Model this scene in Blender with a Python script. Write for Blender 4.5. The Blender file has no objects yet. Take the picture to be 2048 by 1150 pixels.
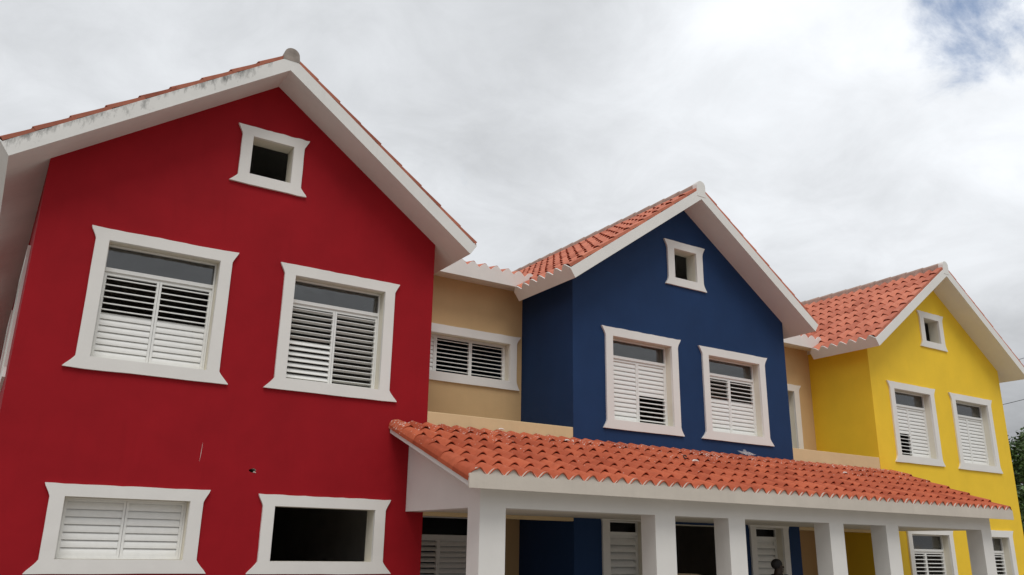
import bpy, bmesh, math, random
from mathutils import Vector, Matrix

random.seed(7)
S = 1.25          # metres per layout unit
H0 = 1.85         # camera height above the ground (layout z = 0 is the camera height)
GZ_ = -H0/S
scene = bpy.context.scene
COL = scene.collection

# ------------------------------------------------------------------ camera
F_PX, YAW, PITCH, ROLL = 1669.88, 0.5648, 0.3033, 0.0166
def cam_dir(a, b, y):
    c, s = math.cos(ROLL), math.sin(ROLL); x, z = a*c - b*s, a*s + b*c
    c, s = math.cos(PITCH), math.sin(PITCH); y, z = y*c - z*s, y*s + z*c
    c, s = math.cos(YAW), math.sin(YAW); x, y = x*c + y*s, -x*s + y*c
    return Vector((x, y, z))
cd = bpy.data.cameras.new('camera'); cam = bpy.data.objects.new('camera', cd); COL.objects.link(cam)
cd.sensor_width = 36; cd.lens = F_PX/2048*36; cd.clip_end = 3000; cd.clip_start = 0.1
R_, U_, F_ = cam_dir(1, 0, 0), cam_dir(0, 1, 0), cam_dir(0, 0, 1)
m = Matrix((R_, U_, -F_)).transposed().to_4x4()
m.translation = Vector((0, -10*S, H0)); cam.matrix_world = m
scene.camera = cam

# ------------------------------------------------------------------ sky, sun, exposure
SUN_EL, SUN_AZ = math.radians(58), math.radians(204)     # azimuth measured clockwise from +Y
scene.view_settings.view_transform = 'Standard'
scene.view_settings.look = 'None'
scene.view_settings.exposure = 0.07
scene.view_settings.gamma = 1.0
world = bpy.data.worlds.new('World'); scene.world = world; world.use_nodes = True
nt = world.node_tree; nt.nodes.clear()
def N(t, **k):
    n = nt.nodes.new(t)
    for a, b in k.items(): setattr(n, a, b)
    return n
def L(a, b): nt.links.new(a, b)
def math_n(op, a, b=None, clamp=False):
    n = N('ShaderNodeMath', operation=op); n.use_clamp = clamp
    for i, v in enumerate((a, b)):
        if v is None: continue
        if isinstance(v, (int, float)): n.inputs[i].default_value = v
        else: L(v, n.inputs[i])
    return n.outputs[0]
def ramp_n(fac, stops):
    n = N('ShaderNodeValToRGB'); L(fac, n.inputs[0]); e = n.color_ramp.elements
    while len(e) < len(stops): e.new(0.5)
    for el, (p, c) in zip(e, stops): el.position = p; el.color = (*c, 1)
    return n.outputs[0]
def lobe(direction, lo, hi):
    d = N('ShaderNodeVectorMath', operation='DOT_PRODUCT'); L(nrm.outputs[0], d.inputs[0]); d.inputs[1].default_value = direction.normalized()
    r = N('ShaderNodeMapRange', interpolation_type='SMOOTHSTEP'); L(d.outputs['Value'], r.inputs[0])
    r.inputs[1].default_value = lo; r.inputs[2].default_value = hi
    return r.outputs[0]
def px_dir(u, v): return cam_dir((u-1024)/F_PX, -(v-575)/F_PX, 1)
tc = N('ShaderNodeTexCoord'); nrm = N('ShaderNodeVectorMath', operation='NORMALIZE'); L(tc.outputs['Generated'], nrm.inputs[0])
sep = N('ShaderNodeSeparateXYZ'); L(nrm.outputs[0], sep.inputs[0])
zc = math_n('ADD', math_n('MAXIMUM', sep.outputs[2], 0.0), 0.22)
comb = N('ShaderNodeCombineXYZ'); L(math_n('DIVIDE', sep.outputs[0], zc), comb.inputs[0]); L(math_n('DIVIDE', sep.outputs[1], zc), comb.inputs[1])
n1 = N('ShaderNodeTexNoise'); L(comb.outputs[0], n1.inputs['Vector']); n1.inputs['Scale'].default_value = 1.5; n1.inputs['Detail'].default_value = 9; n1.inputs['Roughness'].default_value = 0.52; n1.inputs['Distortion'].default_value = 0.25
n2 = N('ShaderNodeTexNoise'); L(comb.outputs[0], n2.inputs['Vector']); n2.inputs['Scale'].default_value = 4.6; n2.inputs['Detail'].default_value = 12; n2.inputs['Roughness'].default_value = 0.62; n2.inputs['Distortion'].default_value = 0.5
n3 = N('ShaderNodeTexNoise'); L(nrm.outputs[0], n3.inputs['Vector']); n3.inputs['Scale'].default_value = 8.0; n3.inputs['Detail'].default_value = 12; n3.inputs['Roughness'].default_value = 0.64; n3.inputs['Distortion'].default_value = 0.6
# cloud luminance
base = math_n('ADD', 0.725, math_n('MULTIPLY', math_n('SUBTRACT', n1.outputs[0], 0.5), 0.52))
base = math_n('ADD', base, math_n('MULTIPLY', math_n('SUBTRACT', n2.outputs[0], 0.5), 0.36))
base = math_n('ADD', base, math_n('MULTIPLY', lobe(px_dir(1740, 310), 0.925, 1.0), 0.34))
base = math_n('SUBTRACT', base, math_n('MULTIPLY', lobe(px_dir(1800, 560), 0.94, 1.0), 0.14))
hz = N('ShaderNodeMapRange', interpolation_type='SMOOTHSTEP'); L(sep.outputs[2], hz.inputs[0])      # overcast sky: darker towards the horizon
hz.inputs[1].default_value = -0.05; hz.inputs[2].default_value = 0.42; hz.inputs[3].default_value = 0.34; hz.inputs[4].default_value = 1.0
base = math_n('MULTIPLY', base, hz.outputs[0])
base = math_n('SUBTRACT', base, math_n('MULTIPLY', lobe(px_dir(1490, 480), 0.965, 1.0), 0.12))
cl = N('ShaderNodeCombineColor')
L(math_n('MULTIPLY', base, 0.970), cl.inputs[0]); L(base, cl.inputs[1]); L(math_n('MULTIPLY', base, 1.040), cl.inputs[2])
bg_c = N('ShaderNodeBackground'); L(cl.outputs[0], bg_c.inputs[0]); bg_c.inputs[1].default_value = 1.0
sky = N('ShaderNodeTexSky', sky_type='NISHITA'); sky.sun_disc = False; sky.sun_elevation = SUN_EL; sky.sun_rotation = SUN_AZ
bg_s = N('ShaderNodeBackground'); L(sky.outputs[0], bg_s.inputs[0]); bg_s.inputs[1].default_value = 0.15
gap = math_n('ADD', math_n('ADD', math_n('MULTIPLY', lobe(px_dir(1905, 92), 0.9925, 0.9998), 0.22), math_n('MULTIPLY', lobe(px_dir(2035, 0), 0.9930, 0.9998), 0.20)), math_n('MULTIPLY', n3.outputs[0], 1.0))
gr = N('ShaderNodeMapRange', interpolation_type='SMOOTHSTEP'); L(gap, gr.inputs[0]); gr.inputs[1].default_value = 0.67; gr.inputs[2].default_value = 1.04
gr.inputs[4].default_value = 0.9
mx = N('ShaderNodeMixShader'); L(gr.outputs[0], mx.inputs[0]); L(bg_c.outputs[0], mx.inputs[1]); L(bg_s.outputs[0], mx.inputs[2])
out = N('ShaderNodeOutputWorld'); L(mx.outputs[0], out.inputs[0])

sl = bpy.data.lights.new('sun', 'SUN'); sun = bpy.data.objects.new('sun', sl); COL.objects.link(sun)
sl.energy = 1.3; sl.angle = math.radians(28); sl.color = (1.0, 0.965, 0.91)
sd = Vector((math.sin(SUN_AZ)*math.cos(SUN_EL), math.cos(SUN_AZ)*math.cos(SUN_EL), math.sin(SUN_EL)))
sun.rotation_euler = sd.to_track_quat('Z', 'Y').to_euler()
cy = scene.cycles
cy.max_bounces = 8; cy.diffuse_bounces = 5; cy.use_denoising = True; cy.caustics_reflective = False; cy.caustics_refractive = False

# ------------------------------------------------------------------ materials
def new_mat(name):
    mt = bpy.data.materials.new(name); mt.use_nodes = True
    return mt, mt.node_tree, mt.node_tree.nodes['Principled BSDF']
def paint(name, col, var=0.06, rough=0.8, bump=0.25, scale=1.2, fine=90, spots=None, streak=0.0, spec=0.25):
    """painted render: slow tone changes of the coat, fine stucco relief"""
    mt, t, b = new_mat(name)
    def n(ty, **k):
        x = t.nodes.new(ty)
        for a, v in k.items(): setattr(x, a, v)
        return x
    tcn = n('ShaderNodeTexCoord')
    a = n('ShaderNodeTexNoise'); a.inputs['Scale'].default_value = scale; a.inputs['Detail'].default_value = 6; a.inputs['Roughness'].default_value = 0.6
    t.links.new(tcn.outputs['Object'], a.inputs['Vector'])
    r = n('ShaderNodeValToRGB'); e = r.color_ramp.elements
    e[0].position = 0.3; e[0].color = (*[c*(1-var) for c in col], 1); e[1].position = 0.7; e[1].color = (*[min(1, c*(1+var)) for c in col], 1)
    t.links.new(a.outputs[0], r.inputs[0]); last = r.outputs[0]
    if streak:
        mp = n('ShaderNodeMapping'); mp.inputs['Scale'].default_value = (5, 5, 0.7); t.links.new(tcn.outputs['Object'], mp.inputs[0])
        w = n('ShaderNodeTexNoise'); w.inputs['Scale'].default_value = 1.6; w.inputs['Detail'].default_value = 5; t.links.new(mp.outputs[0], w.inputs['Vector'])
        mr = n('ShaderNodeMapRange'); mr.inputs[1].default_value = 0.55; mr.inputs[2].default_value = 0.8; mr.inputs[4].default_value = streak; t.links.new(w.outputs[0], mr.inputs[0])
        x = n('ShaderNodeMix', data_type='RGBA'); t.links.new(mr.outputs[0], x.inputs[0]); t.links.new(last, x.inputs[6]); x.inputs[7].default_value = (*[c*0.72 for c in col], 1); last = x.outputs[2]
    if spots:
        amount, sc, thr, dcol = spots
        mpp = n('ShaderNodeMapping'); mpp.inputs['Scale'].default_value = (1, 1, .38); t.links.new(tcn.outputs['Object'], mpp.inputs[0])
        sp = n('ShaderNodeTexNoise'); sp.inputs['Scale'].default_value = sc; sp.inputs['Detail'].default_value = 8; sp.inputs['Roughness'].default_value = 0.72; t.links.new(mpp.outputs[0], sp.inputs['Vector'])
        big = n('ShaderNodeTexNoise'); big.inputs['Scale'].default_value = 0.9; t.links.new(tcn.outputs['Object'], big.inputs['Vector'])
        mu = n('ShaderNodeMath', operation='MULTIPLY'); t.links.new(sp.outputs[0], mu.inputs[0]); t.links.new(big.outputs[0], mu.inputs[1])
        mr = n('ShaderNodeMapRange'); mr.inputs[1].default_value = thr; mr.inputs[2].default_value = thr+0.16; mr.inputs[4].default_value = amount
        # stains on the left rake board, thickest along its upper edge under the tiles
        sx = n('ShaderNodeSeparateXYZ'); t.links.new(tcn.outputs['Object'], sx.inputs[0])
        ed = n('ShaderNodeMath', operation='MULTIPLY_ADD'); t.links.new(sx.outputs[0], ed.inputs[0]); ed.inputs[1].default_value = -K_ROOF; t.links.new(sx.outputs[2], ed.inputs[2])
        eb = n('ShaderNodeMapRange'); eb.inputs[1].default_value = RAKE_LOW; eb.inputs[2].default_value = RAKE_TOP; eb.inputs[3].default_value = -.10; eb.inputs[4].default_value = .06; t.links.new(ed.outputs[0], eb.inputs[0])
        yb = n('ShaderNodeMapRange'); yb.inputs[1].default_value = -.59; yb.inputs[2].default_value = -.55; yb.inputs[3].default_value = 0; yb.inputs[4].default_value = -.3; t.links.new(sx.outputs[1], yb.inputs[0])
        s1 = n('ShaderNodeMath', operation='ADD'); t.links.new(mu.outputs[0], s1.inputs[0]); t.links.new(eb.outputs[0], s1.inputs[1])
        s2 = n('ShaderNodeMath', operation='ADD'); t.links.new(s1.outputs[0], s2.inputs[0]); t.links.new(yb.outputs[0], s2.inputs[1]); t.links.new(s2.outputs[0], mr.inputs[0])
        x = n('ShaderNodeMix', data_type='RGBA'); t.links.new(mr.outputs[0], x.inputs[0]); t.links.new(last, x.inputs[6]); x.inputs[7].default_value = (*dcol, 1); last = x.outputs[2]
    t.links.new(last, b.inputs['Base Color'])
    b.inputs['Roughness'].default_value = rough; b.inputs['Specular IOR Level'].default_value = spec
    f = n('ShaderNodeTexNoise'); f.inputs['Scale'].default_value = fine; f.inputs['Detail'].default_value = 3; t.links.new(tcn.outputs['Object'], f.inputs['Vector'])
    g = n('ShaderNodeTexNoise'); g.inputs['Scale'].default_value = 2.5; g.inputs['Detail'].default_value = 3; t.links.new(tcn.outputs['Object'], g.inputs['Vector'])
    ad = n('ShaderNodeMath', operation='MULTIPLY_ADD'); t.links.new(g.outputs[0], ad.inputs[0]); ad.inputs[1].default_value = 6.0; t.links.new(f.outputs[0], ad.inputs[2])
    bp = n('ShaderNodeBump'); bp.inputs['Strength'].default_value = bump; bp.inputs['Distance'].default_value = 0.004; t.links.new(ad.outputs[0], bp.inputs['Height']); t.links.new(bp.outputs[0], b.inputs['Normal'])
    return mt
M = {}
K_ROOF = .7112; RAKE_LOW = (5.83-GZ_)*S; RAKE_TOP = (5.83-GZ_+.206)*S    # rake board of the red house, in its own frame
M['red'] = paint('red_paint', (0.315, 0.0078, 0.0140), streak=0.22, rough=.75, spec=.16, var=.09)
M['blue'] = paint('blue_paint', (0.0115, 0.038, 0.113), streak=0.2, rough=.7, spec=.22, var=.09)
M['yellow'] = paint('yellow_paint', (0.90, 0.595, 0.040), streak=0.12, rough=.7, spec=.25, var=.05)
M['tan'] = paint('tan_paint', (0.60, 0.41, 0.215), streak=0.12)
M['pale_tan'] = paint('pale_tan_paint', (0.68, 0.52, 0.30), streak=0.15)  # paler version of the tan wall colour, used on the parapets
M['trim'] = paint('white_trim_paint', (0.78, 0.765, 0.735), var=0.03, bump=0.3, streak=0.06)
M['fascia'] = paint('grey_white_mortar_paint', (0.60, 0.545, 0.475), var=0.06, bump=0.35, streak=0.2)
M['reveal'] = paint('cream_reveal_paint', (0.74, 0.70, 0.60), var=0.03)
M['eave'] = paint('white_eave_paint', (0.78, 0.77, 0.74), var=0.04, streak=0.10)
M['mildew'] = paint('mildewed_white_paint', (0.76, 0.755, 0.73), var=0.05, streak=0.22, spots=(0.85, 11, 0.29, (0.10, 0.10, 0.095)))
M['mortar'] = paint('grey_mortar', (0.30, 0.26, 0.23), var=0.25, scale=6, rough=0.95, bump=0.8)
M['ridge'] = paint('pinkish_ridge_mortar', (0.42, 0.31, 0.26), var=0.25, scale=6, rough=0.95, bump=0.8)
M['inside'] = paint('bare_render', (0.55, 0.51, 0.46), var=0.1)
M['concrete'] = paint('concrete_ground', (0.30, 0.27, 0.235), var=0.15, rough=0.9)

def simple(name, col, rough=0.5, metal=0.0, spec=0.5):
    mt, t, b = new_mat(name); b.inputs['Base Color'].default_value = (*col, 1); b.inputs['Roughness'].default_value = rough; b.inputs['Metallic'].default_value = metal; b.inputs['Specular IOR Level'].default_value = spec
    ns = t.nodes.new('ShaderNodeTexNoise'); ns.inputs['Scale'].default_value = 14; tcn = t.nodes.new('ShaderNodeTexCoord'); t.links.new(tcn.outputs['Object'], ns.inputs['Vector'])
    r = t.nodes.new('ShaderNodeValToRGB'); e = r.color_ramp.elements; e[0].position = .3; e[1].position = .7
    e[0].color = (*[c*0.975 for c in col], 1); e[1].color = (*[min(1, c*1.02) for c in col], 1)
    t.links.new(ns.outputs[0], r.inputs[0]); t.links.new(r.outputs[0], b.inputs['Base Color'])
    return mt
M['alu'] = simple('white_aluminium', (0.80, 0.80, 0.78), 0.45)
M['skin'] = simple('dark_skin', (0.035, 0.018, 0.011), 0.55)
M['hair'] = simple('black_hair', (0.010, 0.009, 0.009), 0.7)
M['shirt'] = simple('navy_cloth', (0.018, 0.022, 0.045), 0.9)
M['trousers'] = simple('grey_cloth', (0.06, 0.06, 0.07), 0.9)
M['wire'] = simple('black_cable', (0.05, 0.05, 0.05), 0.6)
M['bark'] = simple('bark', (0.12, 0.085, 0.06), 0.95)
M['sack'] = simple('beige_sack', (0.55, 0.43, 0.28), 0.9)
M['chip'] = simple('white_mortar_chip', (0.78, 0.75, 0.70), 0.9)
M['black'] = simple('black_rubber', (0.015, 0.015, 0.015), 0.6)
mt, t, b = new_mat('clear_plastic_film'); b.inputs['Base Color'].default_value = (0.75, 0.75, 0.75, 1); b.inputs['Alpha'].default_value = 0.3; b.inputs['Roughness'].default_value = 0.25; M['film'] = mt
mt, t, b = new_mat('window_glass'); b.inputs['Base Color'].default_value = (0.55, 0.57, 0.58, 1); b.inputs['Roughness'].default_value = 0.03; b.inputs['Transmission Weight'].default_value = 1.0; b.inputs['IOR'].default_value = 1.8; M['glass'] = mt
ns_ = t.nodes.new('ShaderNodeTexNoise'); ns_.inputs['Scale'].default_value = 2.2; tc_ = t.nodes.new('ShaderNodeTexCoord'); t.links.new(tc_.outputs['Object'], ns_.inputs['Vector']); bp_ = t.nodes.new('ShaderNodeBump'); bp_.inputs['Strength'].default_value = .25; bp_.inputs['Distance'].default_value = .02; t.links.new(ns_.outputs[0], bp_.inputs['Height']); t.links.new(bp_.outputs[0], b.inputs['Normal'])
mt, t, b = new_mat('shade_tinted_window_glass'); b.inputs['Base Color'].default_value = (0.12, 0.11, 0.11, 1); b.inputs['Roughness'].default_value = 0.25; b.inputs['Transmission Weight'].default_value = 1.0; b.inputs['IOR'].default_value = 1.2; M['dusty'] = mt  # dark tint and weak reflection paint in the shade on the ground-floor panes

def tile_mat(name, col, fleck, thr):
    mt, t, b = new_mat(name)
    def n(ty, **k):
        x = t.nodes.new(ty)
        for a, v in k.items(): setattr(x, a, v)
        return x
    at = n('ShaderNodeAttribute'); at.attribute_name = 'tile_tone'
    r = n('ShaderNodeValToRGB'); e = r.color_ramp.elements; e.new(0.5)
    for el, (p, k) in zip(e, ((0.0, (0.80, 0.70, 0.66)), (0.5, (1, 1, 1)), (1.0, (1.12, 1.16, 1.14)))):
        el.position = p; el.color = (*[min(1, c*q) for c, q in zip(col, k)], 1)
    t.links.new(at.outputs['Fac'], r.inputs[0])
    tcn = n('ShaderNodeTexCoord')
    ns = n('ShaderNodeTexNoise'); ns.inputs['Scale'].default_value = 7; ns.inputs['Detail'].default_value = 8; ns.inputs['Roughness'].default_value = 0.65; t.links.new(tcn.outputs['Object'], ns.inputs['Vector'])
    x = n('ShaderNodeMix', data_type='RGBA', blend_type='MULTIPLY'); x.inputs[0].default_value = 1
    r2 = n('ShaderNodeValToRGB'); e = r2.color_ramp.elements; e[0].position = 0.25; e[0].color = (0.78, 0.74, 0.72, 1); e[1].position = 0.7; e[1].color = (1.08, 1.08, 1.08, 1)
    t.links.new(ns.outputs[0], r2.inputs[0]); t.links.new(r.outputs[0], x.inputs[6]); t.links.new(r2.outputs[0], x.inputs[7])
    # splashes of lime mortar and grey film
    fl = n('ShaderNodeTexNoise'); fl.inputs['Scale'].default_value = 26; fl.inputs['Detail'].default_value = 4; t.links.new(tcn.outputs['Object'], fl.inputs['Vector'])
    bg = n('ShaderNodeTexNoise'); bg.inputs['Scale'].default_value = 1.7; bg.inputs['Detail'].default_value = 3; t.links.new(tcn.outputs['Object'], bg.inputs['Vector'])
    at2 = n('ShaderNodeAttribute'); at2.attribute_name = 'near_wall'
    a1 = n('ShaderNodeMath', operation='MULTIPLY_ADD'); t.links.new(at2.outputs['Fac'], a1.inputs[0]); a1.inputs[1].default_value = 0.16; t.links.new(fl.outputs[0], a1.inputs[2])
    a2 = n('ShaderNodeMath', operation='MULTIPLY_ADD'); t.links.new(bg.outputs[0], a2.inputs[0]); a2.inputs[1].default_value = 0.22; t.links.new(a1.outputs[0], a2.inputs[2])
    mr = n('ShaderNodeMapRange'); mr.inputs[1].default_value = thr; mr.inputs[2].default_value = thr+0.03; mr.inputs[4].default_value = fleck; t.links.new(a2.outputs[0], mr.inputs[0])
    y = n('ShaderNodeMix', data_type='RGBA'); t.links.new(mr.outputs[0], y.inputs[0]); t.links.new(x.outputs[2], y.inputs[6]); y.inputs[7].default_value = (0.78, 0.72, 0.66, 1)
    t.links.new(y.outputs[2], b.inputs['Base Color'])
    b.inputs['Roughness'].default_value = 0.72; b.inputs['Specular IOR Level'].default_value = 0.3
    f = n('ShaderNodeTexNoise'); f.inputs['Scale'].default_value = 60; f.inputs['Detail'].default_value = 4; t.links.new(tcn.outputs['Object'], f.inputs['Vector'])
    bp = n('ShaderNodeBump'); bp.inputs['Strength'].default_value = 0.25; bp.inputs['Distance'].default_value = 0.003; t.links.new(f.outputs[0], bp.inputs['Height']); t.links.new(bp.outputs[0], b.inputs['Normal'])
    return mt
M['tile'] = tile_mat('terracotta_pantile', (0.56, 0.185, 0.115), 0.0, 2.0)
M['tile_red'] = tile_mat('weathered_terracotta_pantile', (0.40, 0.135, 0.085), 0.0, 2.0)
M['tile_porch'] = tile_mat('terracotta_pantile_splashed', (0.50, 0.118, 0.055), 0.75, 0.86)

# ------------------------------------------------------------------ mesh helpers (layout units in, metres out)
class MB:
    def __init__(self): self.v = []; self.f = []; self.m = []; self.att = []
    def add(self, verts, faces, mi=0, att=(0.5, 0.0)):
        o = len(self.v); self.v += [tuple(p) for p in verts]
        for fc in faces: self.f.append([i+o for i in fc]); self.m.append(mi); self.att.append(att)
    def box(self, x0, x1, y0, y1, z0, z1, mi=0):
        v = [(x, y, z) for z in (z0, z1) for y in (y0, y1) for x in (x0, x1)]
        self.add(v, [(0, 2, 3, 1), (4, 5, 7, 6), (0, 1, 5, 4), (2, 6, 7, 3), (0, 4, 6, 2), (1, 3, 7, 5)], mi)
    def prism(self, poly, f, d0, d1, mi=0):
        """poly: 2-D points, f(a,b,d) -> 3-D"""
        n = len(poly)
        self.add([f(a, b, d0) for a, b in poly] + [f(a, b, d1) for a, b in poly],
                 [list(range(n))[::-1], list(range(n, 2*n))] + [(i, (i+1) % n, n+(i+1) % n, n+i) for i in range(n)], mi)
    def panel(self, outline, holes, f, d0, d1, mi=0, hole_mi=None):
        """flat slab with holes"""
        bm = bmesh.new(); es = []
        for lp in [outline]+holes:
            vs = [bm.verts.new((a, b, 0)) for a, b in lp]
            es += [bm.edges.new((vs[i], vs[(i+1) % len(vs)])) for i in range(len(vs))]
        r = bmesh.ops.triangle_fill(bm, use_beauty=True, use_dissolve=False, edges=es)
        bm.verts.index_update()
        pts = [(v.co.x, v.co.y) for v in bm.verts]
        tris = []
        for fc in bm.faces:
            ids = [v.index for v in fc.verts]
            if fc.normal.z < 0: ids.reverse()
            tris.append(ids)
        bm.free(); n = len(pts)
        self.add([f(a, b, d0) for a, b in pts], tris, mi)
        self.add([f(a, b, d1) for a, b in pts], [t[::-1] for t in tris], mi if hole_mi is None else hole_mi)
        for k, lp in enumerate([outline]+holes):
            q = len(lp)
            self.add([f(a, b, d0) for a, b in lp]+[f(a, b, d1) for a, b in lp], [(i, (i+1) % q, q+(i+1) % q, q+i) for i in range(q)], mi if (k == 0 or hole_mi is None) else hole_mi)
    def tube(self, pts, r, n=8, mi=0, caps=True):
        rings = []
        for i, p in enumerate(pts):
            p = Vector(p); a = Vector(pts[max(0, i-1)]); b = Vector(pts[min(len(pts)-1, i+1)])
            d = (b-a).normalized(); u = d.cross(Vector((0, 0, 1)))
            if u.length < 1e-3: u = d.cross(Vector((0, 1, 0)))
            u.normalize(); w = u.cross(d); rr = r[i] if isinstance(r, (list, tuple)) else r
            rings.append([p+u*math.cos(2*math.pi*k/n)*rr+w*math.sin(2*math.pi*k/n)*rr for k in range(n)])
        v = [q for rg in rings for q in rg]; fs = []
        for i in range(len(pts)-1):
            for k in range(n): fs.append((i*n+k, i*n+(k+1) % n, (i+1)*n+(k+1) % n, (i+1)*n+k))
        if caps: fs += [list(range(n))[::-1], list(range((len(pts)-1)*n, len(pts)*n))]
        self.add(v, fs, mi)
    def build(self, name, mats, parent=None, org=(0, 0, 0), bevel=0.0, smooth=False, recalc=True, attr=False):
        me = bpy.data.meshes.new(name)
        me.from_pydata([((x-org[0])*S, (y-org[1])*S, (z-org[2])*S) for x, y, z in self.v], [], self.f)
        for mm in (mats if isinstance(mats, (list, tuple)) else [mats]): me.materials.append(mm)
        me.polygons.foreach_set('material_index', self.m)
        if attr:
            a = me.attributes.new('tile_tone', 'FLOAT', 'FACE'); a.data.foreach_set('value', [q[0] for q in self.att])
            a = me.attributes.new('near_wall', 'FLOAT', 'FACE'); a.data.foreach_set('value', [q[1] for q in self.att])
        if recalc:
            bm = bmesh.new(); bm.from_mesh(me); bmesh.ops.recalc_face_normals(bm, faces=bm.faces); bm.to_mesh(me); bm.free()
        if smooth: me.polygons.foreach_set('use_smooth', [True]*len(me.polygons))
        me.update()
        o = bpy.data.objects.new(name, me); COL.objects.link(o)
        if parent: o.parent = parent
        else: o.location = (org[0]*S, org[1]*S, org[2]*S+H0)
        if bevel:
            md = o.modifiers.new('bevel', 'BEVEL'); md.width = bevel*S; md.segments = 2; md.limit_method = 'ANGLE'; md.angle_limit = math.radians(50)
        return o
GZ = -H0/S      # the ground in layout units
def thing(name, label, cat, x, y, z=None, group=None):
    o = bpy.data.objects.new(name, None); COL.objects.link(o); o.empty_display_size = 0.3
    z = GZ if z is None else z
    o.location = (x*S, y*S, z*S+H0); o['label'] = label; o['category'] = cat
    if group: o['group'] = group
    return o, (x, y, z)
def tag(o, label, cat, group=None):
    o['label'] = label; o['category'] = cat
    if group: o['group'] = group
    return o
FR = lambda a, b, d: (a, d, b)       # front elevation: (x, z) at depth y

# ------------------------------------------------------------------ pantile roofs
PITCH_T, COURSE, AMP = 0.2197, 0.382, 0.066
AMP = 0.062; AMP_UP = 0.049
def prof(s, a=None): return (AMP if a is None else a)*max(0.0, math.sin(math.pi*s))**1.7
def tile_plane(mb, o, u, v, n, length, run, skip=None, seed=0, near_top=False, special=None, v_first=0.028, verge=0.0):
    rnd = random.Random(seed); o, u, v, n = map(Vector, (o, u, v, n))
    cols = max(1, round(length/PITCH_T)); pw = length/cols; rows = max(1, round(run/COURSE)); cr = run/rows
    K = 10
    for r in range(rows):
        for c in range(cols):
            if skip and skip(c*pw, r*cr): continue
            lift = 0.003+rnd.uniform(-.0015, .0015); bell = 0.021+rnd.uniform(-.004, .004); slide = rnd.uniform(-.008, .008); tilt = rnd.uniform(-.005, .005); shift = rnd.uniform(-.003, .003)
            v0 = r*cr - (0.0 if r == 0 else 0.03)+slide; v1 = (r+1)*cr+0.01
            if r == 0: v0 = v_first
            hump = 0
            if special and (r, c) in special: hump = special[(r, c)]
            tone = min(1, max(0, rnd.gauss(0.5, 0.30))); nw = ((r+0.5)/rows)**2 if near_top else 0.0
            A = []; B = []; Cc = []; D = []
            for k in range(K+1):
                s = k/K; h = prof(s)*(1+bell/AMP)+tilt*(s-.5); us = (c+s)*pw+shift
                e = hump*(1-s)**2
                if verge and c == 0 and s < .5:        # the outermost barrel comes down over the edge
                    ci = math.sqrt(max(0, 1-(1-2*s)**2)); h = AMP*ci-verge*(1-ci) if verge > .02 else AMP*(.62+.38*ci)+.016
                A.append(o+u*us+v*v0+n*(h+lift+e)); B.append(o+u*us+v*v1+n*((prof(s, AMP_UP) if not (verge and c == 0 and s < .5) else h-.016*ci-(.014 if verge < .02 else 0))+0.001))
                Cc.append(o+u*us+v*(v0)+n*(h+lift-0.011+e)); D.append(o+u*us+v*(v0+0.10)+n*(h*.9+lift-0.024))
            fs = []
            q = K+1
            for k in range(K):
                fs.append((k, k+1, q+k+1, q+k))                                   # weathered top
                fs.append((2*q+k, 2*q+k+1, 3*q+k+1, 3*q+k))                       # lip
                fs.append((4*q+k, 4*q+k+1, 5*q+k+1, 5*q+k))                       # underside
            # closed sides so that a rake edge shows the thickness of the tile
            mb.add(A+B+Cc+A+D+Cc, fs, 0, (tone, nw))
            for k in (0, K):
                dk = .045 if (verge and c == 0 and k == 0) else .018
                mb.add([A[k], B[k], B[k]-n*dk, A[k]-n*dk], [(0, 1, 2, 3)], 0, (tone, nw))
def wave_board(mb, o, u, v, n, length, base, thick=0.018, top=0.004, mi=0):
    """mortar filler that closes the ends of the first course: flat below, wavy above; outer face at v = 0"""
    o, u, v, n = map(Vector, (o, u, v, n)); cols = max(1, round(length/PITCH_T)); pw = length/cols; K = 10; rnd = random.Random(3)
    T = []; Bt = []
    for c in range(cols):
        dj = rnd.uniform(-.004, .004)
        for k in range(K + (1 if c == cols-1 else 0)):
            s = k/K; T.append(((c+s)*pw, (AMP+.017)*max(0.0, math.sin(math.pi*s))**1.3+top+dj*math.sin(math.pi*s)))
    N_ = len(T)
    vs = []
    for d in (0, thick):
        vs += [o+u*a+v*d+n*h for a, h in T]+[o+u*a+v*d+n*base for a, h in T]
    fs = []
    for i in range(N_-1):
        fs += [(i, i+1, N_+i+1, N_+i), (2*N_+i+1, 2*N_+i, 3*N_+i, 3*N_+i+1), (i, 2*N_+i, 2*N_+i+1, i+1), (N_+i, N_+i+1, 3*N_+i+1, 3*N_+i)]
    fs += [(0, N_, 3*N_, 2*N_), (N_-1, 3*N_-1, 4*N_-1, 2*N_-1)]
    mb.add(vs, fs, mi)

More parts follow.
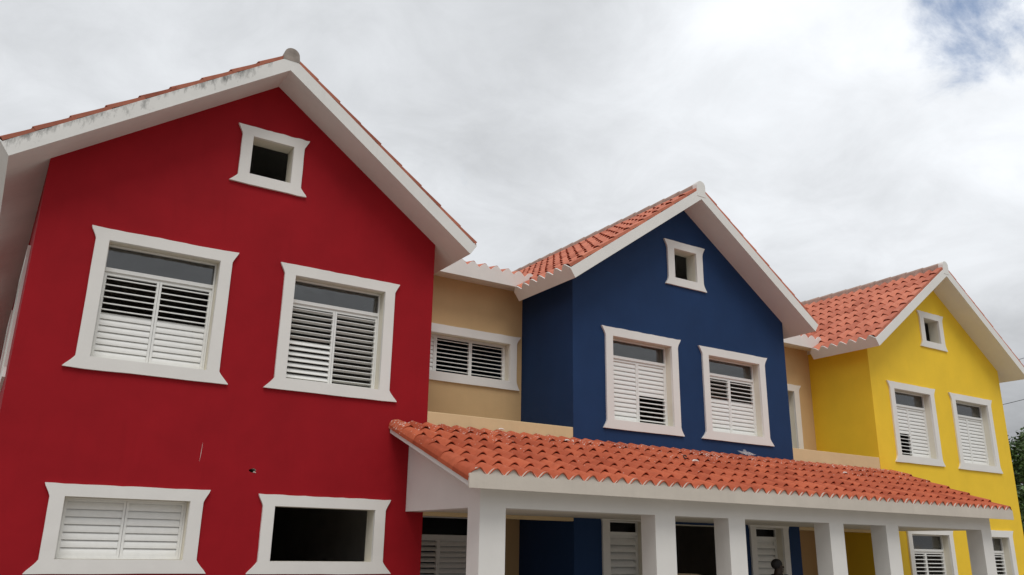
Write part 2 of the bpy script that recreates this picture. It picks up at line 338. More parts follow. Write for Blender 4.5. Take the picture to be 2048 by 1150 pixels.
# ------------------------------------------------------------------ windows
def surround_outline(x0, x1, z0, z1, side, topb, botb, ft=0.055, fb=0.095, rag=0.004, seed=0, fht=0.13, fhb=0.15, ex=1.6):
    """outer edge of a plaster window surround: straight jambs that flare out in a curve to the head and the sill"""
    rnd = random.Random(seed); j = lambda a: rnd.uniform(-a, a)
    xl, xr, zb, zt = x0-side, x1+side, z0-botb, z1+topb
    pts = [(xl-fb+j(rag), zb+j(rag))]
    for k in range(1, 8): pts.append((xl-fb+(xr-xl+2*fb)*k/8, zb+j(rag*.6)))
    pts.append((xr+fb+j(rag), zb+j(rag)))
    fh_b, fh_t = fhb, fht
    for k in range(1, 6):
        q = k/5; pts.append((xr+fb*(1-q)**ex, zb+0.008+fh_b*q))
    for k in range(1, 4): pts.append((xr+j(rag*.4), zb+fh_b+(zt-fh_t-zb-fh_b)*k/4))
    for k in range(0, 5):
        q = k/5; pts.append((xr+ft*q**ex, zt-fh_t+(fh_t-.008)*q))
    pts.append((xr+ft+j(rag), zt+j(rag)))
    for k in range(1, 18): pts.append((xr+ft-(xr-xl+2*ft)*k/18, zt-.002+j(rag*.8)))
    pts.append((xl-ft+j(rag), zt+j(rag)))
    for k in range(1, 6):
        q = k/5; pts.append((xl-ft*(1-q)**ex, zt-.008-(fh_t-.008)*q))
    for k in range(1, 4): pts.append((xl+j(rag*.4), zt-fh_t-(zt-fh_t-zb-fh_b)*k/4))
    for k in range(0, 5):
        q = k/5; pts.append((xl-fb*q**ex, zb+fh_b-(fh_b-.008)*q))
    return pts
WT = 0.22     # wall thickness
PROUD = 0.032
def slat(mb, xa, xb, y, z, w, ang, th=0.008):
    """curved louvre blade; ang = 0 level, +90 upright; outer edge is the lower one for ang > 0"""
    c, s = math.cos(ang), math.sin(ang); P = []
    for k in range(5):
        q = k/4-.5; bow = 0.007*(1-4*q*q)
        P.append((q*w, bow+th/2))
    for k in range(5):
        q = .5-k/4; bow = 0.007*(1-4*q*q)
        P.append((q*w, bow-th/2))
    poly = [(y+a*c-b*s*1, z+a*s+b*c) for a, b in P]
    n = len(poly)
    mb.add([(xa, a, b) for a, b in poly]+[(xb, a, b) for a, b in poly],
           [list(range(n)), list(range(n, 2*n))[::-1]]+[(i, (i+1) % n, n+(i+1) % n, n+i) for i in range(n)])
def louvre(parent, org, mapf, x0, x1, z0, z1, y, n, spec, name='louvre_panel', st=0.026, label=None):
    """one leaf with stiles, rails and n blades; spec: list of (count, angle in degrees) from the top"""
    mb = MB(); h0, h1 = z0+0.02, z1-0.018
    mb.box(x0, x0+st, y-.022, y+.022, z0, z1); mb.box(x1-st, x1, y-.022, y+.022, z0, z1)
    mb.box(x0+st, x1-st, y-.020, y+.020, z0, h0); mb.box(x0+st, x1-st, y-.020, y+.020, h1, z1)
    p = (h1-h0)/n; k = 0
    for cnt, ang in spec:
        for _ in range(cnt):
            if k >= n: break
            zc_ = h1-(k+.5)*p
            slat(mb, x0+st+.001, x1-st-.001, y, zc_, p*1.05, math.radians(ang+random.uniform(-.8, .8)))
            k += 1
    mb.v = [mapf(*q) for q in mb.v]
    o = mb.build(name, M['alu'], parent, org)
    if label: o['label'] = label
    return o
CLOSED = 74
def window(parent, org, x0, x1, z0, z1, y=0.0, kind='shutter', leaves=None, n=13, seed=0, name='window', label=None, side=0.140, topb=0.138, botb=0.14, transom=0.205, proud=PROUD, mapf=None, depth=WT, ft=0.055, fb=0.095, rag=0.004, glass='glass', fht=0.13, fhb=0.15, ex=1.6):
    """surround + reveal as one part; frame, glass and louvre leaves as its sub-parts"""
    mapf = mapf or (lambda a, b, c: (a, b, c))
    mb = MB(); ol = surround_outline(x0, x1, z0, z1, side, topb, botb, ft, fb, rag, seed, fht, fhb, ex)
    hole = [(x0, z0), (x1, z0), (x1, z1), (x0, z1)]
    mb.panel(ol, [hole], FR, y-proud, y+0.012)
    # reveal lining
    e = 0.009
    for (a, b, c, d) in ((x0-e, x0, z0-e, z1+e), (x1, x1+e, z0-e, z1+e), (x0, x1, z0-e, z0), (x0, x1, z1, z1+e)):
        mb.box(a, b, y+0.012, y+depth+0.003, c, d, 1)
    mb.v = [mapf(*q) for q in mb.v]
    w = mb.build(name, [M['trim'], M['reveal']], parent, org, bevel=0.005)
    if label: w['label'] = label
    if kind == 'open': return w
    ys = y+0.155
    fw = 0.022
    mb = MB()
    mb.box(x0+.002, x0+fw, ys-.03, ys+.035, z0+.002, z1-.002); mb.box(x1-fw, x1-.002, ys-.03, ys+.035, z0+.002, z1-.002)
    mb.box(x0+fw, x1-fw, ys-.03, ys+.035, z1-fw, z1-.002); mb.box(x0+fw, x1-fw, ys-.03, ys+.035, z0+.002, z0+.018)
    zt = z1-fw
    if transom:
        zt = z1-transom*(z1-z0)-0.045
        mb.box(x0+fw, x1-fw, ys-.036, ys+.035, zt, zt+0.045)
        mb.box(x0+fw, x1-fw, ys-.010, ys+.03, zt-0.022, zt)
        zt -= 0.022
    mb.v = [mapf(*q) for q in mb.v]
    mb.build('sash_frame', M['alu'], w, org, bevel=0.003)
    if transom:
        g = MB(); g.box(x0+fw, x1-fw, ys+.004, ys+.010, zt+.067, z1-fw); g.v = [mapf(*q) for q in g.v]; g.build('glass_pane', M[glass], w, org)
    k = len(leaves); ww = (x1-x0-2*fw)/k
    for i, sp in enumerate(leaves):
        louvre(w, org, mapf, x0+fw+i*ww+.002, x0+fw+(i+1)*ww-.002, z0+.019, zt-.001, ys, n, sp)
    return w
def rect(x0, x1, z0, z1, e=0.009): return [(x0-e, z0-e), (x1+e, z0-e), (x1+e, z1+e), (x0-e, z1+e)]

# ------------------------------------------------------------------ the setting's ground
g = MB(); g.add([(-900, -900, GZ), (900, -900, GZ), (900, 900, GZ), (-900, 900, GZ)], [(0, 1, 2, 3)])
o = g.build('ground', M['concrete'], recalc=False); o.location = (0, 0, H0); o['kind'] = 'structure'

# ------------------------------------------------------------------ gabled houses
HW, EHW, EZ, AP, OV, DEPTH, TH = 2.43, 2.735, 3.885, 5.83, 0.485, 8.6, 0.168
K_ = (AP-EZ)/EHW; TA = math.atan(K_); CT, ST = math.cos(TA), math.sin(TA)
EAVE_END = 1.06
def house(name, label, c, wall_mat, openings, side_holes=(), open_left=True, open_right=True, roof_mat='eave', y0=0.0, cap='white', extra_holes=(), ov=OV, ehl=None, depth=8.6):
    """openings: list of hole rectangles; open_left/right: that eave runs the full depth"""
    t, org = thing(name, label, 'house', c, y0)
    zb = GZ; eh = {-1: ehl or EHW, 1: EHW}
    apx, cor = AP+0.05, AP+0.05-K_*HW
    mb = MB()
    outline = [(c-HW, zb), (c+HW, zb), (c+HW, cor), (c, apx), (c-HW, cor)]
    mb.panel(outline, [rect(*q) for q in openings]+list(extra_holes), FR, y0, y0+WT, 0, 1)
    side = lambda a, b, d: (d, a, b)
    zt = AP-K_*HW+0.03
    hl = [rect(*q) for q in side_holes]
    mb.panel([(y0+WT, zb), (y0+depth-WT, zb), (y0+depth-WT, zt), (y0+WT, zt)], hl, side, c-HW, c-HW+WT, 0, 1)
    mb.panel([(y0+WT, zb), (y0+depth-WT, zb), (y0+depth-WT, zt), (y0+WT, zt)], [], side, c+HW, c+HW-WT, 0, 1)
    mb.panel(outline, [], FR, y0+depth, y0+depth-WT, 0, 1)
    # floors inside
    for z in (1.12, 3.62): mb.box(c-HW+WT, c+HW-WT, y0+WT, y0+depth-WT, z, z+.16, 1)
    mb.build('wall', [wall_mat, M['inside']], t, org, recalc=False)
    # roof slab
    mb = MB()
    def chevron(xl, xr):
        pl = [(-xl, AP-K_*xl), (0, AP), (xr, AP-K_*xr)]
        top = []
        top.append((xr+TH*ST, AP-K_*xr+TH*CT) if xr > HW+.1 else (xr, AP-K_*xr+TH/CT))
        top.append((0, AP+TH/CT))
        top.append((-xl-TH*ST, AP-K_*xl+TH*CT) if xl > HW+.1 else (-xl, AP-K_*xl+TH/CT))
        return [(c+a, b) for a, b in pl+top]
    mb.prism(chevron(eh[-1], EHW), FR, y0-ov, y0+EAVE_END)
    mb.prism(chevron(eh[-1] if open_left else HW+.02, EHW if open_right else HW+.02), FR, y0+EAVE_END, y0+depth+.35)
    # wavy mortar boards at the eaves
    for sgn, full in ((-1, open_left), (1, open_right)):
        e = Vector((c+sgn*(eh[sgn]+TH*ST), 0, AP-K_*eh[sgn]+TH*CT)); n = Vector((sgn*ST, 0, CT)); v = Vector((-sgn*CT, 0, ST))
        ln = (depth+.35+ov) if full else (EAVE_END+ov)
        e.y = y0-ov
        wave_board(mb, e, (0, 1, 0), v, n, ln, -0.002)
    if cap == 'white':
        pl = [(c-.10, AP+TH/CT-.16), (c+.10, AP+TH/CT-.16)]+[(c+.10*math.cos(a), AP+TH/CT+.045+.09*math.sin(a)) for a in [math.pi*k/10 for k in range(11)]]
        mb.prism(pl, FR, y0-ov-.006, y0-ov+.10)
    roof = mb.build('roof', M[roof_mat], t, org, bevel=0.006)
    # tiles
    for sgn, full in ((-1, open_left), (1, open_right)):
        tb = MB(); e = Vector((c+sgn*(eh[sgn]+TH*ST), y0-ov+.012, AP-K_*eh[sgn]+TH*CT)); n = Vector((sgn*ST, 0, CT)); v = Vector((-sgn*CT, 0, ST))
        run = (eh[sgn]+TH*ST)/CT-0.02
        tile_plane(tb, e, (0, 1, 0), v, n, depth+.35+ov, run, skip=None if full else (lambda a, b: a > EAVE_END+ov-.1 and b < .2), seed=int(c*10)+sgn, verge=.012)
        tb.build('roof_tiles', M['tile_red' if cap != 'white' else 'tile'], roof, org, recalc=False, attr=True, smooth=True)
    # ridge: overlapping mortared half-round caps
    rb = MB(); ys = y0-ov+(-.004 if cap != 'white' else .10); L_ = 0.40; k = 0; rr = 0.098 if cap != 'white' else 0.072
    zr = AP+TH/CT+(.055 if cap == 'white' else .018)
    while ys < y0+depth+.3:
        r0, r1 = rr, rr-.014
        pa = [(math.cos(math.pi*q/10), math.sin(math.pi*q/10)) for q in range(11)]
        v = []
        for yy, r in ((ys, r0), (ys+L_+.02, r1)):
            v += [(c+a*r*1.02, yy, zr+b*r*(1.0)) for a, b in pa]+[(c-r*1.12, yy, zr-.085), (c+r*1.12, yy, zr-.085)]
        q = 13
        rb.add(v, [list(range(q))[::-1], list(range(q, 2*q))]+[(i, (i+1) % q, q+(i+1) % q, q+i) for i in range(q)])
        ys += L_
    rb.build('ridge_cap', M['mortar' if cap != 'white' else 'ridge'], roof, org)
    return t, org

OPEN = 15; HALF = -10
RED_C, BLUE_C, YEL_C = 2.604, 9.885, 17.255
# --- red house
rng = random.Random(5)
hole = [(2.797+.042*math.cos(a)*rng.uniform(.8, 1.1), .823+.024*math.sin(a)*rng.uniform(.8, 1.15)) for a in [2*math.pi*k/9 for k in range(9)]]
RA = (2.352, 2.885, 4.489, 5.009); A_ = (.902, 2.139, 1.926, 3.272); B_ = (3.073, 4.310, 1.942, 3.267); C_ = (.892, 2.142, -.174, .448); D_ = (3.094, 4.359, -.181, .434)
red, ro = house('red_house', 'large red gabled house nearest the camera, with mildewed white eaves', RED_C, M['red'], [RA, A_, B_, C_, D_],
                side_holes=[(1.35, 2.68, 1.926, 3.272), (4.9, 6.1, 1.926, 3.272)], depth=17.0, open_right=False, roof_mat='mildew', cap='grey', extra_holes=[hole], ehl=2.815)
window(red, ro, *RA, kind='open', seed=1, name='attic_window', topb=.138, botb=.145, ft=.064, fb=.092, fht=.13, fhb=.105, ex=1.15, rag=.006)
window(red, ro, *A_, leaves=[[(6, OPEN), (7, CLOSED)], [(6, OPEN), (7, CLOSED)]], seed=2, rag=.006, ft=.066, fb=.118, fht=.135, fhb=.135, ex=1.2)
window(red, ro, *B_, leaves=[[(6, HALF), (7, 48)], [(13, HALF)]], seed=3, ft=.066, fb=.118, fht=.135, fhb=.135, ex=1.2)
window(red, ro, *C_, leaves=[[(7, CLOSED)], [(7, CLOSED)]], n=7, transom=0, seed=4, topb=.128, ft=.066, fb=.118, fht=.135, fhb=.135, ex=1.2, label='small window with all its louvres shut')
window(red, ro, *D_, kind='open', seed=5, topb=.13, ft=.066, fb=.118, fht=.135, fhb=.135, ex=1.2, label='bare window opening without shutters')
mp = lambda a, b, c: (RED_C-HW+b, a, c)
for a, b in ((1.35, 2.68), (4.9, 6.1)):
    window(red, ro, a, b, 1.926, 3.272, leaves=[[(13, CLOSED)], [(13, CLOSED)]], seed=6, mapf=mp, ft=.066, fb=.118, fht=.135, fhb=.135, ex=1.2)
mb = MB()
for k in range(4):
    x, z, r = 2.822+rng.uniform(-.014, .016), .801+rng.uniform(-.004, .005), rng.uniform(.005, .008)
    mb.tube([(x-r, .004, z), (x, -.006, z+r*.6), (x+r, .004, z)], [r*.5, r, r*.4], 5)
mb.build('broken_plaster', M['chip'], red, ro)
mb = MB(); mb.tube([(2.201, -.0005, 1.10), (2.199, -.0015, 1.05), (2.196, -.001, .99), (2.192, -.0015, .93), (2.188, -.0005, .89)], [.0006, .0012, .0022, .0014, .0006], 5)
mb.build('paint_scratch', M['chip'], red, ro)

# --- blue house
BA = (9.624, 10.146, 4.480, 5.012); E_ = (8.220, 9.468, 1.918, 3.245); Fw = (10.315, 11.571, 1.921, 3.217)
GW1, DOOR, GW2 = (8.09, 8.76, -1.0, .425), (9.30, 10.55, GZ+.004, .395), (11.19, 11.86, -1.0, .405)
blue, bo = house('blue_house', 'dark blue gabled house between the red and the yellow one', BLUE_C, M['blue'], [BA, E_, Fw, GW1, DOOR, GW2], open_left=False, open_right=False)
window(blue, bo, *BA, kind='open', seed=11, name='attic_window', side=.15, ft=.07, fb=.07, fht=.17, fhb=.14, ex=1.7)
window(blue, bo, *E_, leaves=[[(13, CLOSED)], [(7, CLOSED), (6, 18)]], seed=12, ft=.078, fb=.068, fht=.155, fhb=.135, ex=1.55)
window(blue, bo, *Fw, leaves=[[(5, 2), (8, CLOSED)], [(5, OPEN), (8, CLOSED)]], seed=13, ft=.078, fb=.10, fht=.155, fhb=.135, ex=1.55)
window(blue, bo, *GW1, leaves=[[(13, 62)]], seed=14, n=11, glass='dusty', side=.13, topb=.09, transom=.11)
window(blue, bo, *GW2, leaves=[[(13, 66)]], seed=15, n=11, glass='dusty', side=.13, topb=.085, transom=.10)
mb = MB()
x0, x1, z0, z1 = DOOR
e = .009
mb.box(x0-e, x0, -.012, WT+.003, z0, z1+e); mb.box(x1, x1+e, -.012, WT+.003, z0, z1+e); mb.box(x0, x1, -.012, WT+.003, z1, z1+e)
mb.build('door_frame', M['reveal'], blue, bo)

# --- yellow house
YA = (16.92, 17.48, 4.425, 4.945); Gw = (15.536, 16.780, 1.897, 3.236); Hw = (17.712, 18.971, 1.888, 3.231)
Iw = (15.536, 16.785, -.95, .398); Jw = (17.712, 19.015, -.95, .400)
yel, yo = house('yellow_house', 'yellow gabled house at the far end of the row', YEL_C, M['yellow'], [YA, Gw, Hw, Iw, Jw], open_left=False, y0=-.0)
window(yel, yo, *YA, kind='open', seed=21, name='attic_window', ft=.06, fb=.07, side=.145, fht=.15, fhb=.14, ex=1.7)
window(yel, yo, *Gw, leaves=[[(7, CLOSED), (6, 12)], [(13, CLOSED)]], seed=22, ft=.07, fb=.075, fht=.155, fhb=.135, ex=1.55)
window(yel, yo, *Hw, leaves=[[(13, CLOSED)], [(13, CLOSED)]], seed=23, ft=.07, fb=.075, fht=.155, fhb=.135, ex=1.55)
window(yel, yo, *Iw, leaves=[[(13, 3)], [(13, 3)]], seed=24, side=.13)
window(yel, yo, *Jw, leaves=[[(13, 3)], [(13, 3)]], seed=25, side=.15)

# ------------------------------------------------------------------ tan links between the houses
YT = 1.427
def link(label, xa, xb, par_top, win):
    t, org = thing('tan_link_building', label, 'house', (xa+xb)/2, YT)
    xa += .002; xb -= .002
    mb = MB()
    holes = [rect(*w['r']) for w in win]
    mb.panel([(xa, GZ), (xb, GZ), (xb, 4.3), (xa, 4.3)], holes, FR, YT, YT+WT, 0, 1)
    mb.box(xa, xb, YT+WT, DEPTH-.3, 1.0, 1.16, 1); mb.box(xa, xb, YT+WT, DEPTH-.3, 3.9, 4.05, 1)
    mb.box(xa, xb, DEPTH-.3, DEPTH-.1, GZ, 4.3, 0)
    mb.build('wall', [M['tan'], M['inside']], t, org, recalc=False)
    mb = MB(); mb.box(xa, xb, .001, .16, .392, par_top); mb.box(xa, xb, .16, YT, 1.25, 1.37); mb.box(xa, xb, .16, YT, .452, .55)
    mb.build('parapet', [M['pale_tan']], t, org, bevel=.008)
    # lean-to roof with a wavy eave
    sl_ = .30; th = .20; ye = 1.02; ze = 4.11; al = math.atan(sl_); v = Vector((0, math.cos(al), math.sin(al))); n = Vector((0, -math.sin(al), math.cos(al)))
    mb = MB()
    mb.prism([(ye, ze), (YT, ze+.06), (DEPTH, ze+.06+sl_*(DEPTH-YT)), (DEPTH, ze+th+sl_*(DEPTH-ye)), (ye, ze+th)], lambda a, b, d: (d, a, b), xa, xb)
    e = Vector((xa, ye, ze+th))
    wave_board(mb, e, (1, 0, 0), (0, 1, 0), (0, 0, 1), xb-xa, -.001)
    rf = mb.build('roof', M['eave'], t, org, bevel=.006)
    tb = MB(); tile_plane(tb, e, (1, 0, 0), v, n, xb-xa, (DEPTH-ye)/math.cos(al), seed=int(xa*7)); tb.build('roof_tiles', M['tile'], rf, org, recalc=False, attr=True, smooth=True)
    for w in win:
        window(t, org, *w['r'], y=YT, leaves=w['leaves'], n=w['n'], transom=w['tr'], seed=31, ft=w.get('ft', .08), fb=w.get('fb', .06), side=w.get('side', .15), name=w.get('name', 'window'), glass=w.get('glass', 'glass'))
    return t, org
link('tan recessed wall with a long low louvred window between the red and blue houses', RED_C+HW, BLUE_C-HW, 1.737,
     [dict(r=(5.24, 7.21, 2.615, 3.237), leaves=[[(8, CLOSED)], [(8, 12)], [(8, 12)]], n=8, tr=0, side=.13),
      dict(r=(5.25, 6.95, -.95, .45), leaves=[[(13, 42)], [(13, 60)]], n=13, tr=.19, glass='dusty', ft=.03, fb=.03, side=.1)])
link('tan recessed wall with a tall balcony shutter between the blue and yellow houses', BLUE_C+HW, YEL_C-HW, 1.800,
     [dict(r=(12.95, 14.234, 1.40, 3.232), leaves=[[(16, 30)], [(16, 30)]], n=16, tr=.16, side=.15, name='balcony_shutter')])

# ------------------------------------------------------------------ porch
porch, po = thing('porch', 'long white porch with square pillars and a splashed orange tile roof', 'porch', 10.0, -1.87)
YP, PD, ZB = -1.867, .267, .4325
PX = [(4.787, 5.120), (7.323, 7.659), (8.615, 8.926), (10.676, 10.999), (12.019, 12.334), (14.665, 14.963)]
XE0, XE1 = 4.505, 15.235          # roof ends
for a, b in PX:
    mb = MB(); mb.box(a, b, YP, YP+PD, GZ, ZB); mb.build('pillar', M['trim'], porch, po)
SLP = .37; YE = -2.14
zu = lambda y: .612+SLP*(y-YE)      # underside of the roof slab
mb = MB(); mb.box(PX[0][0], PX[-1][1], YP, YP+PD, ZB, zu(YP)+.03); mb.build('beam', M['trim'], porch, po)
sidef = lambda a, b, d: (d, a, b)
for (a, b) in ((PX[0][0], PX[0][0]+.2), (PX[-1][1]-.2, PX[-1][1])):
    mb = MB(); mb.prism([(YP+PD, ZB), (-.002, ZB), (-.002, zu(0)+.02), (YP+PD, zu(YP+PD)+.02)], sidef, a, b); mb.build('end_wall', M['trim'], porch, po)
mb = MB(); mb.box(PX[0][0]+.2, PX[-1][1]-.2, YP+PD, -.003, ZB+.010, ZB+.018); mb.build('ceiling', M['reveal'], porch, po)
mb = MB()
mb.prism([(YE+.04, zu(YE+.04)), (-.003, zu(0)), (-.003, zu(0)+.118), (YE+.04, zu(YE+.04)+.118)], sidef, XE0, XE1)
slab = mb.build('roof_slab', M['eave'], porch, po, bevel=.004)
mb = MB()
e = Vector((XE0-.018, YE, .750))
wave_board(mb, e, (1, 0, 0), (0, 1, 0), (0, 0, 1), XE1-XE0+.018, -.140, thick=.022, top=.006)
mb.build('fascia', M['fascia'], porch, po)
al = math.atan(SLP); v = Vector((0, math.cos(al), math.sin(al))); n = Vector((0, -math.sin(al), math.cos(al)))
tb = MB()
tile_plane(tb, e, (1, 0, 0), v, n, XE1-XE0+.018, 2.14/math.cos(al)-.01, seed=77, near_top=True, special={(0, 19): .03, (3, 16): .012}, v_first=.004, verge=.03)
tb.build('roof_tiles', M['tile_porch'], slab, po, recalc=False, attr=True, smooth=True)

# ------------------------------------------------------------------ litter on the porch roof
def roof_pt(x, d, h=0.0):
    """point on the porch roof, d = share of the slope from the eave up, h above the crest line"""
    y = YE*(1-d); return (x, y, .73+SLP*(y-YE)+.105+h)
for x, d, r, lab in ((6.10, .93, .020, 'white mortar chip high on the porch tiles near the left end'), (7.02, .80, .018, 'white mortar chip on the porch tiles left of the blue house'),
                     (8.95, .55, .026, 'white splinter lying beside the dark rubber scrap on the porch tiles'), (12.6, .62, .022, 'white mortar chip on the porch tiles below the tan parapet beside the yellow house')):
    mb = MB(); rr = random.Random(int(x*100)); p = roof_pt(x, d)
    mb.tube([(p[0]-r*2, p[1], p[2]-.004), (p[0]-r*.5, p[1]+r*.3, p[2]+r*.4), (p[0]+r*1.2, p[1]-r*.5, p[2]+r*.3), (p[0]+r*2.1, p[1]-r*.8, p[2]-.004)], [r*.3, r*.6, r*.5, r*.2], 6)
    tag(mb.build('mortar_chip', M['chip'], None, p), lab, 'debris', 'mortar chips on the porch roof')
p = roof_pt(8.86, .60); mb = MB()
mb.tube([(p[0]+.03*math.cos(a), p[1]+.01*math.sin(a), p[2]+.022+.026*math.sin(a)) for a in [2*math.pi*k/9 for k in range(8)]], .011, 6)
tag(mb.build('rubber_scrap', M['black'], None, p), 'small black curled rubber scrap on the orange porch tiles', 'debris')
p = roof_pt(10.98, .94); mb = MB(); rr = random.Random(4); gx, gy = 18, 6; vs = []
for j in range(gy):
    for i in range(gx):
        x = 10.86+.26*i/(gx-1); d = .90+.08*j/(gy-1); q = roof_pt(x, d)
        bump_ = .0+rr.uniform(0, .035)+(.045*math.exp(-((i-10)/1.3)**2) if j > 3 else 0)
        vs.append((q[0]+rr.uniform(-.008, .008), q[1], q[2]+bump_))
mb.add(vs, [(j*gx+i, j*gx+i+1, (j+1)*gx+i+1, (j+1)*gx+i) for j in range(gy-1) for i in range(gx-1)])
tag(mb.build('plastic_film', M['film'], None, p, smooth=True), 'small crumpled scrap of clear plastic on the upper porch tiles against the blue wall', 'plastic sheet')

# ------------------------------------------------------------------ pale load seen low in the dark doorway
p = (8.66, -.9, GZ); mb = MB()
hgt = -.290-GZ
prof_ = [(0, .42), (.3, .46), (.7, .46), (.93, .44), (.975, .40), (.995, .25), (1.0, .0)]
ring = 16; vs = []; fs = []
for k, (q, r) in enumerate(prof_):
    for i in range(ring):
        a = 2*math.pi*i/ring; w = 1+.05*math.sin(3*a+q*7)
        vs.append((p[0]+r*w*math.cos(a), p[1]+r*.55*w*math.sin(a), p[2]+hgt*q))
for k in range(len(prof_)-1):
    for i in range(ring): fs.append((k*ring+i, k*ring+(i+1) % ring, (k+1)*ring+(i+1) % ring, (k+1)*ring+i))
fs.append(list(range(ring))[::-1]); mb.add(vs, fs)
o = mb.build('sack', M['sack'], None, p, smooth=True); tag(o, 'pale beige rounded sack top low in the dark porch doorway', 'sack')

# ------------------------------------------------------------------ person under the porch (head and shoulder in view)
def skin_body(name, joints, edges, mat, parent, org, sub=2):
    me = bpy.data.meshes.new(name); names = list(joints)
    me.from_pydata([Vector(joints[k][0]) for k in names], [(names.index(a), names.index(b)) for a, b in edges], [])
    me.materials.append(mat); o = bpy.data.objects.new(name, me); COL.objects.link(o); o.parent = parent
    md = o.modifiers.new('skin', 'SKIN'); md.use_smooth_shade = True
    for i, k in enumerate(names):
        r = joints[k][1]; me.skin_vertices[0].data[i].radius = r if isinstance(r, tuple) else (r, r)
    me.skin_vertices[0].data[0].use_root = True
    sm = o.modifiers.new('sub', 'SUBSURF'); sm.levels = sub; sm.render_levels = sub
    return o
per, pg = thing('person', 'person with short black hair and a navy shirt standing in the shade of the porch', 'person', 10.36, -1.15)
per.rotation_euler = (0, 0, math.radians(-20))      # faces along +x, turned towards the street
HT = 0.0
J = {'pelvis': ((0, 0, .95), (.13, .16)), 'waist': ((-.01, 0, 1.10), (.11, .145)), 'chest': ((-.01, 0, 1.30), (.125, .17)), 'necklow': ((-.02, 0, 1.46), (.09, .10)), 'neck': ((-.005, 0, 1.53), .078), 'skull': ((.012, 0, 1.63), (.088, .075)), 'crown': ((.0, 0, 1.70), (.07, .062)),
     'hl': ((0, .09, .92), .095), 'kl': ((.02, .10, .50), .062), 'al': ((-.02, .10, .09), .042), 'tl': ((.14, .12, .035), .03),
     'hr': ((0, -.09, .92), .095), 'kr': ((.03, -.10, .50), .062), 'ar': ((.0, -.10, .09), .042), 'tr': ((.16, -.12, .035), .03),
     'sl': ((-.01, .19, 1.42), .058), 'el': ((-.03, .25, 1.13), .043), 'wl': ((.06, .26, .89), .030), 'pl': ((.10, .255, .82), (.035, .02)),
     'sr': ((-.01, -.19, 1.42), .058), 'er': ((-.03, -.25, 1.13), .043), 'wr': ((.06, -.26, .89), .030), 'pr': ((.10, -.255, .82), (.035, .02))}
EJ = [('pelvis', 'waist'), ('waist', 'chest'), ('chest', 'necklow'), ('necklow', 'neck'), ('neck', 'skull'), ('skull', 'crown'), ('pelvis', 'hl'), ('hl', 'kl'), ('kl', 'al'), ('al', 'tl'), ('pelvis', 'hr'), ('hr', 'kr'), ('kr', 'ar'), ('ar', 'tr'),
      ('chest', 'sl'), ('sl', 'el'), ('el', 'wl'), ('wl', 'pl'), ('chest', 'sr'), ('sr', 'er'), ('er', 'wr'), ('wr', 'pr')]
for sd_ in (1, -1):
    q = 'l' if sd_ == 1 else 'r'
    for k, (dy, ln) in enumerate(((-.024, .07), (-.008, .08), (.009, .076), (.024, .06))):
        a, b_ = '%sa%d' % (q, k), '%sb%d' % (q, k)
        J[a] = ((.115+dy, sd_*.255, .775), .010); J[b_] = ((.125+dy*1.1, sd_*.248, .775-ln), .007); EJ += [('p'+q, a), (a, b_)]
    J[q+'th'] = ((.145, sd_*.24, .79), .009); EJ.append(('p'+q, q+'th'))
skin_body('body', J, EJ, M['skin'], per, pg)
def ball(mb, c, r, n=14):
    vs = []; fs = []
    for i in range(n+1):
        th = math.pi*i/n
        for k in range(n): vs.append((c[0]+r[0]*math.sin(th)*math.cos(2*math.pi*k/n), c[1]+r[1]*math.sin(th)*math.sin(2*math.pi*k/n), c[2]+r[2]*math.cos(th)))
    for i in range(n):
        for k in range(n): fs.append((i*n+k, i*n+(k+1) % n, (i+1)*n+(k+1) % n, (i+1)*n+k))
    mb.add(vs, fs)
def mbuild_m(mb, name, mat, parent):      # metres, local
    mb.v = [(x/S, y/S, z/S) for x, y, z in mb.v]; return mb.build(name, mat, parent, (0, 0, 0), smooth=True)
mb = MB()
for nm, c_, r_ in (('nose', (.098, 0, 1.60), (.020, .014, .022)), ('mouth', (.091, 0, 1.558), (.015, .024, .013)), ('chin', (.07, 0, 1.525), (.026, .026, .018)), ('ear', (0, .078, 1.61), (.02, .01, .03)), ('ear', (0, -.078, 1.61), (.02, .01, .03)), ('eye', (.083, .03, 1.622), (.010, .012, .007)), ('eye', (.083, -.03, 1.622), (.010, .012, .007))):
    mb = MB(); ball(mb, c_, r_); mbuild_m(mb, nm, M['skin'], per)
mb = MB(); ball(mb, (-.032, 0, 1.655), (.108, .088, .098)); mbuild_m(mb, 'hair', M['hair'], per)
J2 = {'a': ((0, 0, .93), (.145, .175)), 'b': ((-.01, 0, 1.10), (.13, .165)), 'c': ((-.01, 0, 1.31), (.142, .185)), 'd': ((-.015, 0, 1.44), (.09, .11)), 'sl': ((-.01, .19, 1.425), .074), 'ul': ((-.025, .235, 1.22), .06), 'sr': ((-.01, -.19, 1.425), .074), 'ur': ((-.025, -.235, 1.22), .06)}
skin_body('shirt', J2, [('a', 'b'), ('b', 'c'), ('c', 'd'), ('c', 'sl'), ('sl', 'ul'), ('c', 'sr'), ('sr', 'ur')], M['shirt'], per, pg)
J3 = {'a': ((0, 0, .95), (.145, .175)), 'hl': ((0, .09, .88), .108), 'kl': ((.02, .10, .50), .078), 'al': ((-.02, .10, .10), .062), 'hr': ((0, -.09, .88), .108), 'kr': ((.03, -.10, .50), .078), 'ar': ((0, -.10, .10), .062)}
skin_body('trousers', J3, [('a', 'hl'), ('hl', 'kl'), ('kl', 'al'), ('a', 'hr'), ('hr', 'kr'), ('kr', 'ar')], M['trousers'], per, pg)

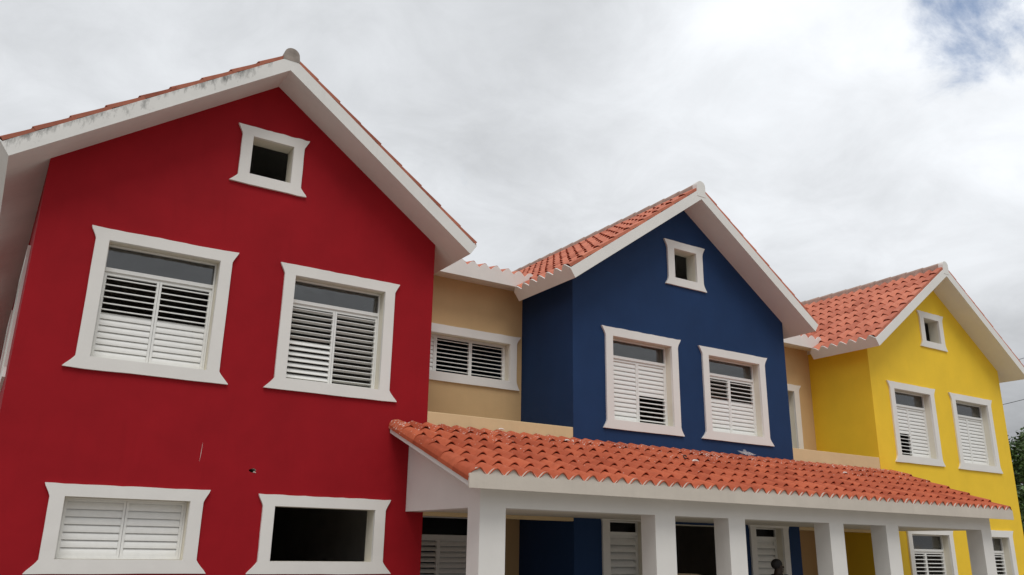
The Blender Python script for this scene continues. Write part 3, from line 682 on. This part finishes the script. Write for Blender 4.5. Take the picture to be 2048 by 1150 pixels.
# ------------------------------------------------------------------ trees beyond the yellow house
def leaf_mat(name, col):
    mt, t, b = new_mat(name); at = t.nodes.new('ShaderNodeAttribute'); at.attribute_name = 'tile_tone'
    r = t.nodes.new('ShaderNodeValToRGB'); e = r.color_ramp.elements
    e[0].color = (*[c*.5 for c in col], 1); e[1].color = (*[c*1.6 for c in col], 1); t.links.new(at.outputs['Fac'], r.inputs[0]); t.links.new(r.outputs[0], b.inputs['Base Color'])
    b.inputs['Roughness'].default_value = .6; return mt
M['leaf'] = leaf_mat('green_leaves', (.055, .10, .025))
def tree(label, x, y, height, rad, seed, nl=9000, group='trees beyond the yellow house'):
    rnd = random.Random(seed); t, org = thing('tree', label, 'tree', x, y, group=group)
    tr = MB(); top = Vector((x, y, GZ+height*.55)); tr.tube([(x, y, GZ), (x+.1, y, GZ+height*.25), tuple(top)], [.22, .17, .10], 9)
    clumps = []
    for k in range(26):
        a = rnd.uniform(0, 2*math.pi); el = rnd.uniform(-.35, 1.0); rr = rad*rnd.uniform(.45, 1.0)
        c = Vector((x+rr*math.cos(a)*math.cos(el*1.2), y+rr*math.sin(a)*math.cos(el*1.2), GZ+height*.62+el*height*.32)); clumps.append((c, rnd.uniform(.35, .75)*rad*.45))
        if k % 2 == 0: tr.tube([tuple(top-Vector((0, 0, rnd.uniform(0, height*.2)))), tuple((top+c)/2+Vector((0, 0, .1))), tuple(c)], [.07, .045, .015], 6)
    tr.build('trunk', M['bark'], t, org, smooth=True)
    cr = MB()
    for k in range(nl):
        c, r = clumps[rnd.randrange(len(clumps))]
        d = Vector((rnd.gauss(0, 1), rnd.gauss(0, 1), rnd.gauss(0, .8))).normalized()*r*rnd.uniform(.35, 1.1); p = c+d
        u = Vector((rnd.gauss(0, 1), rnd.gauss(0, 1), rnd.gauss(0, .6))).normalized(); w = u.cross(Vector((rnd.gauss(0, 1), rnd.gauss(0, 1), rnd.gauss(0, 1)))).normalized()
        l, wd = rnd.uniform(.07, .14), rnd.uniform(.03, .05)
        cr.add([p-u*l, p+w*wd, p+u*l, p-w*wd], [(0, 1, 2, 3)], 0, (rnd.random(), 0))
    cr.build('crown', M['leaf'], t, org, recalc=False, attr=True)
tree('green leafy tree whose crown rises beside the yellow corner', 32.8, 5.6, 6.3, 2.1, 1)
tree('lower darker tree in front, low beside the yellow corner', 29.2, 4.2, 3.6, 1.6, 2, 6000)

# ------------------------------------------------------------------ overhead cables
def ray_pt(u, v, t): d = px_dir(u, v); return (d.x*t, -10+d.y*t, d.z*t)
for (u0, v0, t0), (u1, v1, t1), lab in (((1930, 826, 31), (2180, 762, 27), 'thin overhead cable in the sky just right of the yellow wall'),
                                        ((1960, 946, 30), (2200, 944, 28), 'low overhead cable crossing in front of the green tree'),
                                        ((1980, 735, 33), (2180, 672, 29), 'overhead cable just under the right edge of the yellow roof')):
    a, b_ = Vector(ray_pt(u0, v0, t0)), Vector(ray_pt(u1, v1, t1)); mb = MB()
    pts = [tuple(a.lerp(b_, k/8)-Vector((0, 0, .05*math.sin(math.pi*k/8)))) for k in range(9)]
    mb.tube(pts, .010, 6); tag(mb.build('overhead_cable', M['wire'], None, pts[0]), lab, 'cable', 'overhead cables')
